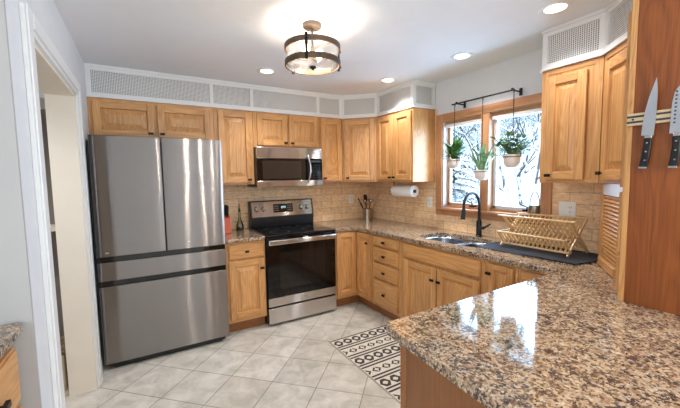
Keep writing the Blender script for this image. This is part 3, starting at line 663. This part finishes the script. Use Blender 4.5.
# utility room glimpse
t = thing('storage_unit', 'tall grey cupboard with a pale shelf glimpsed through the doorway', 'cupboard', (-3.6, -.55, 0))
GREY = plain('dark_grey_panel', (138, 132, 122), .35)
m = MB(); m.box(-.35, .36, 0, .03, .0, 2.02); m.build('back_panel', GREY, t)
m = MB(); m.box(-.35, .36, -.02, .03, 2.02, 2.10); m.build('top_rail', WHITE, t)
m = MB(); m.box(-.35, .36, -.22, -.001, 1.14, 1.17); m.build('shelf', CREAM, t)
t = thing('bench', 'low cream bench with a stone top beyond the doorway', 'bench', (-3.6, -.72, 0))
m = MB(); m.box(-.3, .34, -.13, .14, 0, .27); m.build('bench_body', plain('cream_panel', (216, 196, 158), .5), t, bevel=.006)
m = MB(); m.box(-.3, .35, -.15, .14, .2705, .31); m.build('stone_top', GRANITE, t, bevel=.008)

# ------------------------------------------------------------------ runner rug
def rug():
    m = NT('woven_rug'); tc = m.n('ShaderNodeTexCoord'); nz = m.n('ShaderNodeTexNoise', Scale=240.0, Detail=2.0); m.l(tc.outputs['Object'], nz.inputs['Vector'])
    m.l(m.ramp(nz.outputs[0], [(.3, lin((206, 196, 178))), (.7, lin((228, 219, 203)))]), m.b.inputs['Base Color']); m.b.inputs['Roughness'].default_value = .95
    m.bump(nz.outputs[0], .5, .002); return m.m
RUGD = plain('rug_dark_yarn', (66, 60, 56), .95, vary=.15)
rt = thing('rug', 'flatwoven runner rug with dark geometric stripes on cream, behind the peninsula', 'rug', (-1.0, -1.23, .0))
RW, RL = .68, 1.45
MB().box(-RW/2, RW/2, -RL, 0, .0005, .007).build('rug_base', rug(), rt)
m = MB(); zt = .0074; x0, x1 = -RW/2+.012, RW/2-.012
def strip(y, t): m.box(x0, x1, y-t, y, .0069, zt)
def quad(pts): m.prism(pts, .0069, zt)
strip(-.008, .016)
m.box(-RW/2+.002, -RW/2+.007, -RL, 0, .0069, zt); m.box(RW/2-.007, RW/2-.002, -RL, 0, .0069, zt)
y = -.035; row = 0
while y > -RL+.12:
    n_ = 7; cw = (x1-x0)/n_; hb = .095
    for k in range(n_):
        cx_ = x0+cw*(k+.5); cy_ = y-hb/2
        if row % 2 == 0:   # hexagon chain with open centre
            a_, b_, c2 = cw*.49, hb*.47, cw*.2
            for s in (1, -1):
                quad([(cx_-a_, cy_), (cx_-c2, cy_+s*b_), (cx_+c2, cy_+s*b_), (cx_+a_, cy_), (cx_+a_*.52, cy_), (cx_+c2*.4, cy_+s*b_*.42), (cx_-c2*.4, cy_+s*b_*.42), (cx_-a_*.52, cy_)][::s])
        else:              # diamond outline with two solid triangles
            quad([(cx_-cw*.45, cy_-hb*.4), (cx_-cw*.05, cy_), (cx_-cw*.45, cy_+hb*.4), (cx_-cw*.45, cy_+hb*.15), (cx_-cw*.25, cy_), (cx_-cw*.45, cy_-hb*.15)])
            quad([(cx_+cw*.45, cy_-hb*.4), (cx_+cw*.45, cy_-hb*.15), (cx_+cw*.25, cy_), (cx_+cw*.45, cy_+hb*.15), (cx_+cw*.45, cy_+hb*.4), (cx_+cw*.05, cy_)])
    y -= hb+.008; strip(y, .018); y -= .036; strip(y, .018); y -= .028; row += 1
m.build('dark_pattern', RUGD, rt, smooth=False)

# ------------------------------------------------------------------ ceiling lights
def can(x, y, label, power=24):
    t = thing('recessed_light', label, 'ceiling light', (x, y, CL))
    MB().lathe([(.058, -.004), (.075, -.008), (.088, -.004), (.09, -.0006)], (0, 0, 0), 36).build('trim_ring', WHITE, t)
    MB().lathe([(.001, -.0030), (.058, -.0036)], (0, 0, 0), 32).build('lamp_lens', CANLIT, t)
    l = bpy.data.lights.new('downlight', 'SPOT'); l.energy = power; l.color = (.95, .96, 1.0); l.spot_size = R(125); l.spot_blend = .7; l.shadow_soft_size = .06
    o = bpy.data.objects.new('downlight', l); C.objects.link(o); o.parent = t; o.location = (0, 0, -.02)
can(-1.69, -.80, 'recessed ceiling downlight in front of the microwave')
can(-.528, -1.088, 'small recessed ceiling downlight nearest the far corner', 34)
can(-.417, -1.903, 'recessed ceiling downlight above the sink, facing the window', 34)
can(-.577, -2.70, 'recessed ceiling downlight nearest the camera, beside the right soffit', 16)

can(-3.75, -1.55, 'added ceiling light brightening the small room beyond the doorway', 40)  # added lamp out of view, put in to brighten the door jamb

FX, FY = -1.735, -1.83
lf = thing('ceiling_lamp', 'semi-flush drum ceiling lamp with bronze bands and seeded glass', 'ceiling lamp', (FX, FY, CL))
MB().lathe([(.001, -.026), (.05, -.026), (.058, -.02), (.06, -.0008)], n=32).build('canopy', CANOPY, lf)
MB().tube([(0, 0, -.02), (0, 0, -.22)], .007, 10).build('stem', CANOPY, lf)
for z in (-.165, -.262):
    MB().lathe([(.168, z), (.176, z), (.178, z+.004), (.178, z+.030), (.176, z+.034), (.168, z+.034), (.168, z)], n=56).build('band', RINGM, lf)
MB().lathe([(.163, -.257), (.163, -.135)], n=56).build('glass_drum', SEEDED, lf)
MB().lathe([(.001, -.258), (.08, -.258), (.164, -.254)], n=56).build('glass_bottom', SEEDED, lf)
MB().lathe([(.001, -.284), (.008, -.282), (.010, -.274), (.02, -.270), (.022, -.260), (.001, -.259)], n=16).build('finial', BRONZE, lf)
for k in range(3):
    a_ = R(-128+120*k); m = MB(); q = Matrix.Rotation(a_, 4, 'Z'); m.box(.174, .184, -.009, .009, -.272, -.12, mat=q)
    for z in (-.148, -.245): m.lathe([(.001, .012), (.007, .01), (.008, 0)], tuple(q @ Vector((.184, 0, z))), 10, mat=q @ Matrix.Rotation(R(90), 4, 'Y'))
    m.build('strap', BRONZE, lf, bevel=.002)
m = MB()
for k in range(3): a_ = R(60+120*k); m.tube([(0, 0, -.14), (.165*math.cos(a_), .165*math.sin(a_), -.145)], .004, 8)
m.build('spider', CANOPY, lf)
for k in range(2):
    a_ = R(20+180*k); bx, by = .06*math.cos(a_), .06*math.sin(a_)
    s_ = MB().tube([(0, 0, -.21), (bx*.6, by*.6, -.22), (bx, by, -.205)], .008, 8).build('socket', CANOPY, lf)
    MB().lathe([(.010, 0), (.014, .012), (.026, .035), (.024, .055), (.012, .066), (.001, .068)], (bx, by, -.205), 18).build('bulb', BULB, s_)
    l = bpy.data.lights.new('bulb_light', 'POINT'); l.energy = 3.1; l.color = (1.0, .87, .72); l.shadow_soft_size = .03
    o = bpy.data.objects.new('bulb_light', l); C.objects.link(o); o.parent = lf; o.location = (bx*1.5, by*1.5, -.205)

ch = thing('chandelier', 'dining chandelier with five small bulbs behind the viewpoint', 'chandelier', (-1.68, -5.2, CL))
MB().lathe([(.001, -.03), (.055, -.025), (.06, -.0008)], n=24).build('canopy', BRONZE, ch)
MB().tube([(0, 0, -.02), (0, 0, -.70)], .008, 10).build('stem', BRONZE, ch)
for k in range(5):
    a_ = R(72*k+9); ex, ey = .34*math.cos(a_), .34*math.sin(a_)
    ar = MB().tube([(0, 0, -.69), (ex*.5, ey*.5, -.74), (ex, ey, -.72), (ex, ey, -.68)], .006, 8).build('arm', BRONZE, ch)
    MB().lathe([(.008, 0), (.012, .012), (.022, .04), (.012, .07), (.001, .085)], (ex, ey, -.678), 14).build('bulb', BULB, ar)
    l = bpy.data.lights.new('chandelier_light', 'POINT'); l.energy = 8; l.color = (1.0, .92, .80); l.shadow_soft_size = .014
    o = bpy.data.objects.new('chandelier_light', l); C.objects.link(o); o.parent = ch; o.location = (ex, ey, -.56)
# ------------------------------------------------------------------ plant rail, planters
rl = thing('hanging_rail', 'thin black wall rail mounted above the window', 'rail', (-.12, 0, 2.165))
MB().tube([(0, -1.545, 0), (0, -2.175, 0)], .007, 12).build('rod', MATTE, rl)
for y in (-1.60, -2.155):
    m = MB(); m.tube([(0, y, 0), (.115, y, 0)], .006, 10); m.box(.113, .1185, y-.012, y+.012, -.03, .03); m.tube([(0, y, -.004), (0, y, .016)], .010, 10); m.build('bracket', MATTE, rl)
random.seed(4)
def leaf(mb, base, az, el, ln, wd, curl=.5, n=6, fold=.15, mi=0):
    d = Vector((math.cos(az)*math.cos(el), math.sin(az)*math.cos(el), math.sin(el))); side = Vector((-math.sin(az), math.cos(az), 0)); p = Vector(base); rows = []
    for i in range(n+1):
        t = i/n; wv = wd*math.sin(PI*min(1, .12+t*.88))**.8*(1 if t < .98 else 0.05); up = side.cross(d)*-1
        rows.append((p-side*wv/2+up*fold*wv*.5, p, p+side*wv/2+up*fold*wv*.5)); p = p+d*ln/n
        d = (d+Vector((0, 0, -curl/n))).normalized()
    vs = [v for r_ in rows for v in r_]; fs = []
    for i in range(n):
        a_ = i*3; fs += [(a_, a_+1, a_+4, a_+3), (a_+1, a_+2, a_+5, a_+4)]
    mb.add(vs, fs, mi)
def planter(y, zr, label, kind, r=.062, h=.09, cord_z=2.158):
    t = thing('hanging_planter', label, 'hanging plant', (-.12, y, zr-h), 0)
    MB().lathe([(.001, 0), (r*.55, 0), (r*.82, h*.14), (r*.97, h*.45), (r, h*.78), (r*1.03, h*.8), (r*1.03, h), (r*.93, h), (r*.9, h*.8), (.001, h*.78)], n=32).build('pot', CERAM, t)
    MB().lathe([(r*1.032, h*.78), (r*1.05, h*.80), (r*1.05, h*.86), (r*1.032, h*.88)], n=32).build('band', plain('band_brown', (150, 124, 102), .4), t)
    MB().lathe([(.001, h*.86), (r*.88, h*.85)], n=20).build('soil', SOIL, t)
    m = MB(); top = cord_z-(zr-h); apex = h+.19 if kind == 3 else h+.14
    m.tube([(0, 0, apex), (0, 0, top-.012)], .0035, 8)
    ap = Vector((0, 0, apex))
    for s in (1, -1): m.tube([ap]+[(0, s*(r+.004)*math.sin(q*PI/2/6)**.8, apex-(apex-h*.85)*(1-math.cos(q*PI/2/6))) for q in range(1, 7)], .0022, 6)
    m.tube([(.010*math.cos(a), 0, top-.002+.010*math.sin(a)) for a in [2*PI*k/10 for k in range(11)]], .003, 6)
    m.build('hanger_cord', BLACK, t)
    f = MB(); b0 = h*.85
    if kind == 1:
        for st in range(4):
            sx, sy = .02*math.cos(st*1.7), .02*math.sin(st*1.7)
            for k in range(26):
                a_ = random.uniform(0, 2*PI); zb = b0+random.uniform(.0, .11); leaf(f, (sx, sy, zb), a_, random.uniform(.0, 1.1), random.uniform(.13, .19), .03, random.uniform(.1, .7))
            f.tube([(sx, sy, b0), (sx, sy, b0+.1)], .005, 6)
        mt = LEAF1
    elif kind == 2:
        for k in range(30):
            a_ = random.uniform(0, 2*PI); rr_ = random.uniform(0, .03); leaf(f, (rr_*math.cos(a_), rr_*math.sin(a_), b0), a_, random.uniform(1.0, 1.5), random.uniform(.17, .30), .024, random.uniform(.05, .4), fold=.5)
        mt = LEAF2
    else:
        for k in range(24):
            a_ = 2*PI*k/24+random.uniform(-.2, .2); ln = random.uniform(.10, .23); el = random.uniform(.15, 1.15); d = Vector((math.cos(a_)*math.cos(el), math.sin(a_)*math.cos(el), math.sin(el)))
            pts = [Vector((0, 0, b0))+d*ln*q/4+Vector((0, 0, -.015*(q/4)**2)) for q in range(5)]; f.tube(pts, .003, 6)
            for q in range(1, 5):
                for s in (0, 1, 2):
                    leaf(f, pts[q], a_+random.uniform(-1.6, 1.6), random.uniform(-.2, .9), random.uniform(.045, .068), .030, .3, 4)
        mt = LEAF3
    f.build('foliage', mt, t); return t
planter(-1.58, 1.645, 'left hanging planter, bushy dark green pointed leaves in a beige pot', 1)
planter(-1.885, 1.535, 'middle hanging planter hung lowest, with upright narrow leaves', 2)
planter(-2.17, 1.65, 'right hanging planter with small rounded spreading leaves', 3, .068, .105)

# ------------------------------------------------------------------ dish rack, mats, watering can
dr = thing('dish_rack', 'folding bamboo dish rack standing on black drying mats', 'dish rack', (-.18, -2.455, H+.0105))
ya, yb = -.24, .24; XF, XB, HT = -.125, .125, .235
def rail(name, x, z, ex=.02, w=.018, hh=.012): MB().box(x-w/2, x+w/2, ya-ex, yb+ex, z-hh/2, z+hh/2).build(name, BAMBOO, dr, bevel=.003)
rail('top_rail', XF-.004, HT, .035); rail('top_rail', XB+.004, HT, .035); rail('foot_rail', XF+.012, .022, .0); rail('foot_rail', XB-.012, .022, .0); rail('lower_rail', XF-.055, .115, .005)
for y in (ya, yb):
    for s in (1, -1):
        q = Matrix.Translation((0, y+s*.007, HT/2)) @ Matrix.Rotation(s*math.atan2(XB-XF, HT), 4, 'Y'); ln = math.hypot(XB-XF, HT)
        MB().box(-.008, .008, -.006, .006, -ln/2, ln/2, mat=q).build('leg', BAMBOO, dr, bevel=.002)
    m = MB(); m.tube([(XF+.03, y, .02), (XF-.055, y, .115)], .006, 8); m.tube([(XF-.055, y, .115), (0, y, HT/2)], .005, 8); m.build('brace', BAMBOO, dr)
n = 15
for k in range(n):
    y = ya+.02+(yb-ya-.04)*k/(n-1); yy = y+.010
    MB().tube([(XF-.004, y, HT), (XB-.012, y, .025)], .0045, 7).build('slat', BAMBOO, dr)
    MB().tube([(XB+.004, yy, HT), (XF+.012, yy, .025)], .0045, 7).build('slat', BAMBOO, dr)
    MB().tube([(XF-.055, y+.004, .115), (XF+.03, y+.004, .03)], .0045, 7).build('slat', BAMBOO, dr)
MATM = plain('black_microfiber', (44, 45, 50), .9, vary=.1)
def mat_(pts, z0, label):
    m = MB(); m.prism(rpoly(pts, {0: .02, 1: .02, 2: .02, 3: .02}), 0, .0045); o = m.build('drying_mat', MATM, bevel=.0015, loc=(0, 0, z0)); tag(o, label, 'mat', 'black drying mats under the dish rack')
mat_([(-.475, -2.10), (-.05, -2.10), (-.05, -2.46), (-.475, -2.51)], H+.0006, 'black drying mat beside the sink, under the left part of the dish rack')
mat_([(-.465, -2.45), (-.035, -2.45), (-.035, -2.835), (-.30, -2.835), (-.455, -2.80)], H+.0055, 'black drying mat next to the appliance garage, its edge lying over the other mat')
wc = thing('watering_can', 'small metal watering can with a tall loop handle on the window sill', 'watering can', (-.012, -2.30, WZ0+.0065))
PEWT = plain('pewter', (150, 140, 130), .3, .9)
MB().lathe([(.001, 0), (.046, 0), (.048, .004), (.046, .075), (.04, .082), (.036, .08), (.001, .079)], n=28).build('can_body', PEWT, wc)
MB().tube([(0, .038*math.cos(a), .078+.11*math.sin(a)) for a in [PI*k/16 for k in range(17)]], .0045, 8).build('handle', PEWT, wc)
MB().tube([(0, -.04, .025), (0, -.065, .05), (0, -.078, .09), (0, -.095, .10)], [.008, .007, .005, .006], 10).build('spout', PEWT, wc)

# ------------------------------------------------------------------ paper towel, crock, bottle, knife block, outlets
pt = thing('paper_towel_holder', 'black under-cabinet holder with a white paper towel roll', 'paper towel', (-.17, -.925, 1.325))
m = MB(); m.lathe([(.02, -.165), (.062, -.165), (.064, -.161), (.064, .161), (.062, .165), (.02, .165), (.02, -.165)], n=36, mat=Matrix.Rotation(R(90), 4, 'X')); m.build('paper_roll', PAPER, pt)
m = MB(); m.tube([(0, .185, 0), (0, -.172, 0)], .0185, 14); m.tube([(0, .18, 0), (0, .18, .1)], .006, 8); m.box(-.02, .02, .10, .22, .0985, .1045); m.build('holder', BLACK, pt)

ck = thing('utensil_crock', 'metal utensil crock full of cooking tools in the back corner', 'utensil holder', (-.17, -.20, H))
MB().lathe([(.001, 0), (.058, 0), (.061, .003), (.061, .15), (.058, .15), (.057, .006), (.001, .005)], n=28).build('crock', plain('crock_metal', (168, 152, 134), .25, .85), ck)
def uten(nm, mat, a, tilt, ln, head, group):
    d = Vector((math.cos(a)*math.sin(tilt), math.sin(a)*math.sin(tilt), math.cos(tilt))); p0 = Vector((-.17, -.20, H+.008))-Vector((d.x, d.y, 0))*.03; p1 = p0+d*ln
    m = MB(); m.tube([p0, p1], [.007, .009], 8)
    q = Matrix.Translation(p1) @ d.to_track_quat('Z', 'Y').to_matrix().to_4x4()
    if head == 'spoon': m.lathe([(.001, -.005), (.016, .012), (.024, .035), (.02, .055), (.001, .065)], n=14, mat=q @ Matrix.Diagonal((1, .35, 1, 1)))
    elif head == 'spatula': m.box(-.03, .03, -.003, .003, -.004, .085, mat=q)
    elif head == 'ladle': m.lathe([(.001, 0), (.03, .008), (.04, .03), (.038, .045)], n=16, mat=q)
    o = m.build(nm, mat); return o
WOODU = plain('utensil_wood', (196, 150, 112), .5); u = 'cooking tools in the crock'
tag(uten('wooden_spatula', WOODU, R(-45), R(24), .33, 'spatula', u), 'long wooden spatula leaning right out of the utensil crock', 'utensil', u)
tag(uten('serving_spoon', BLACK, R(150), R(26), .25, 'spoon', u), 'black spoon leaning left out of the utensil crock', 'utensil', u)
tag(uten('slotted_turner', BLACK, R(100), R(8), .24, 'spatula', u), 'black turner standing upright at the back of the utensil crock', 'utensil', u)
tag(uten('ladle', STEELP, R(-60), R(14), .22, 'ladle', u), 'steel ladle in the front of the utensil crock', 'utensil', u)
tag(uten('cooking_fork', STEELP, R(190), R(15), .21, 'spoon', u), 'short steel spoon in the utensil crock beside the black ones', 'utensil', u)

bt = thing('oil_bottle', 'glass oil bottle with tall neck and pourer beside the range', 'bottle', (-1.83, -.16, H))
MB().lathe([(.001, .002), (.036, .002), (.04, .012), (.04, .05), (.032, .085), (.018, .12), (.0125, .15), (.0115, .215), (.014, .22), (.013, .225)], n=24).build('glass_bottle', CLEAR, bt)
MB().lathe([(.001, .006), (.035, .006), (.038, .014), (.038, .045), (.001, .046)], n=24).build('oil', plain('olive_oil', (66, 58, 26), .2), bt)
MB().lathe([(.001, .30), (.004, .30), (.005, .255), (.011, .24), (.011, .21), (.001, .21)], n=14).build('pourer', BLACK, bt)
kb = thing('knife_block', 'orange knife block behind the refrigerator edge', 'knife block', (-1.985, -.20, H))
m = MB(); m.prism([(-.05, .001), (.05, .001), (.045, .20), (-.03, .15)], -.045, .045, mat=Matrix(((0, 0, 1, 0), (1, 0, 0, 0), (0, 1, 0, 0), (0, 0, 0, 1)))); m.build('block', ORANGE, kb, bevel=.004)
for k, (x, y) in enumerate(((-.02, -.01), (.02, -.01), (-.02, .025), (.02, .025), (.0, .008))):
    m = MB(); z0 = .178+y*.6; m.box(-.009, .009, -.012, .012, 0, .10+.015*(k % 3), mat=Matrix.Translation((x, y, z0)) @ Matrix.Rotation(R(12), 4, 'X')); o = m.build('kitchen_knife', BLACK, bevel=.003, loc=(-1.985, -.20, H))
    tag(o, 'black-handled knife standing in the orange knife block', 'knife', 'knives in the orange block')

def outlet(name, label, loc, rz, n, cat='outlet'):
    t = thing(name, label, cat, loc, rz); w2 = .035+.023*(n-1)
    pl_ = MB(); pl_.box(-w2, w2, -.006, -.0005, -.058, .058); p_ = pl_.build('cover_plate', PLASTW, t, bevel=.003)
    for k in range(n):
        x = (k-(n-1)/2)*.046
        if n == 2 and k == 0: MB().box(x-.017, x+.017, -.0085, -.006, -.034, .034).build('rocker_switch', PLASTW, p_, bevel=.002)
        else:
            MB().box(x-.017, x+.017, -.0078, -.006, -.034, .034).build('receptacle', PLASTW, p_, bevel=.002)
            m = MB()
            for z in (-.018, .018): m.box(x-.008, x-.005, -.0081, -.0077, z-.002, z+.008); m.box(x+.005, x+.008, -.0081, -.0077, z-.002, z+.008); m.lathe([(.0005, .0004), (.0025, .0004), (.0025, 0)], (x, -.0077, z-.009), 10, mat=Matrix.Rotation(R(90), 4, 'X'))
            m.build('slots', BLACK, p_)
outlet('wall_outlet', 'white outlet on the back wall left of the utensil crock', (-.30, 0, 1.195), 0, 1)
outlet('wall_outlet', 'single white outlet between the paper towels and the window', (0, -1.152, 1.203), RR, 1)
outlet('wall_outlet', 'double-gang white switch and outlet plate behind the dish rack', (0, -2.535, 1.222), RR, 2)

# ------------------------------------------------------------------ outdoors
gd = MB(); gn = 24
vs = [(.3+ i*1.6, -28+j*2.4, -.55+.22*math.sin(i*.7+j*.5)*min(1, i/3)+.012*i) for i in range(gn) for j in range(gn)]
gd.add(vs, [(i*gn+j, (i+1)*gn+j, (i+1)*gn+j+1, i*gn+j+1) for i in range(gn-1) for j in range(gn-1)])
o = gd.build('ground', SNOW); tag(o, kind='structure')
def bare_tree(x, y, h, label, seed, dens=1.0):
    rnd = random.Random(seed); m = MB()
    def br(p, d, ln, r, lev):
        n = 3; pts = [p]; q = p; dd = d
        for i in range(n): dd = (dd+Vector((rnd.uniform(-.22, .22), rnd.uniform(-.22, .22), rnd.uniform(-.12, .14)))).normalized(); q = q+dd*ln/n; pts.append(q)
        m.tube(pts, [r*(1-.45*i/n) for i in range(n+1)], 5 if lev > 1 else 7, cap=False)
        if lev >= 6 or r < .004: return
        for k in range(rnd.choice((3, 4)) if lev < 4 else 3):
            a_ = rnd.uniform(0, 2*PI); t = rnd.uniform(.35, 1.0); b_ = pts[min(n, 1+int(t*n*.99))]
            nd = (dd*.55+Vector((math.cos(a_), math.sin(a_), rnd.uniform(-.1, .75)))*.75).normalized(); br(b_, nd, ln*rnd.uniform(.55, .8), max(r*.5, .0075), lev+1)
    br(Vector((0, 0, 0)), Vector((0, 0, 1)), h*.34, h*.009, 0)
    o = m.build('bare_tree', BARK, loc=(x, y, -.5), smooth=False); tag(o, label, 'tree', 'snowy trees outside the window'); return o
def fir(x, y, h, label, seed):
    rnd = random.Random(seed); m = MB(); m.tube([(0, 0, 0), (0, 0, h)], [h*.02, .01], 8)
    z = h*.08
    while z < h*.97:
        R_ = (1-z/h)*h*.30+.05
        for k in range(11):
            a_ = rnd.uniform(0, 2*PI); ln = R_*rnd.uniform(.75, 1.1); e0 = Vector((0, 0, z)); 
            for q in range(6):
                t = (q+1)/6; c_ = e0+Vector((math.cos(a_)*ln*t, math.sin(a_)*ln*t, -.35*ln*t*t)); ww = .16*(1.15-t)*R_+.05
                for s in (1, -1): leaf(m, c_, a_+s*.9, -.25, ww*1.2, ww*.5, .6, 3)
        z += h*.035
    o = m.build('fir_tree', NEEDLE, loc=(x, y, -.5), smooth=False); tag(o, label, 'tree', 'snowy trees outside the window'); return o
T_ = [(x, y, 5.5+.35*x) for x, y in ((4.6, .9), (5.4, 2.0), (6.3, 1.2), (7, 3.3), (7.6, 2.2), (8.4, 4.4), (8.8, 2.9), (9.8, 5.2), (10, 3.6), (11, 6.6), (11.5, 4.6), (12.5, 7.8), (13, 5.6), (14.5, 8.8), (14.2, 6.8), (7.5, -1.5), (10.5, -.2))]
for i, (x, y, h) in enumerate(T_): bare_tree(x, y, h, 'bare snow-covered tree standing in the yard outside the window', 11+i)
fir(6.6, 4.25, 6.0, 'snow-laden fir tree seen through the left window pane', 3); fir(10.4, 7.9, 9, 'larger snowy fir tree farther out past the left pane', 5)
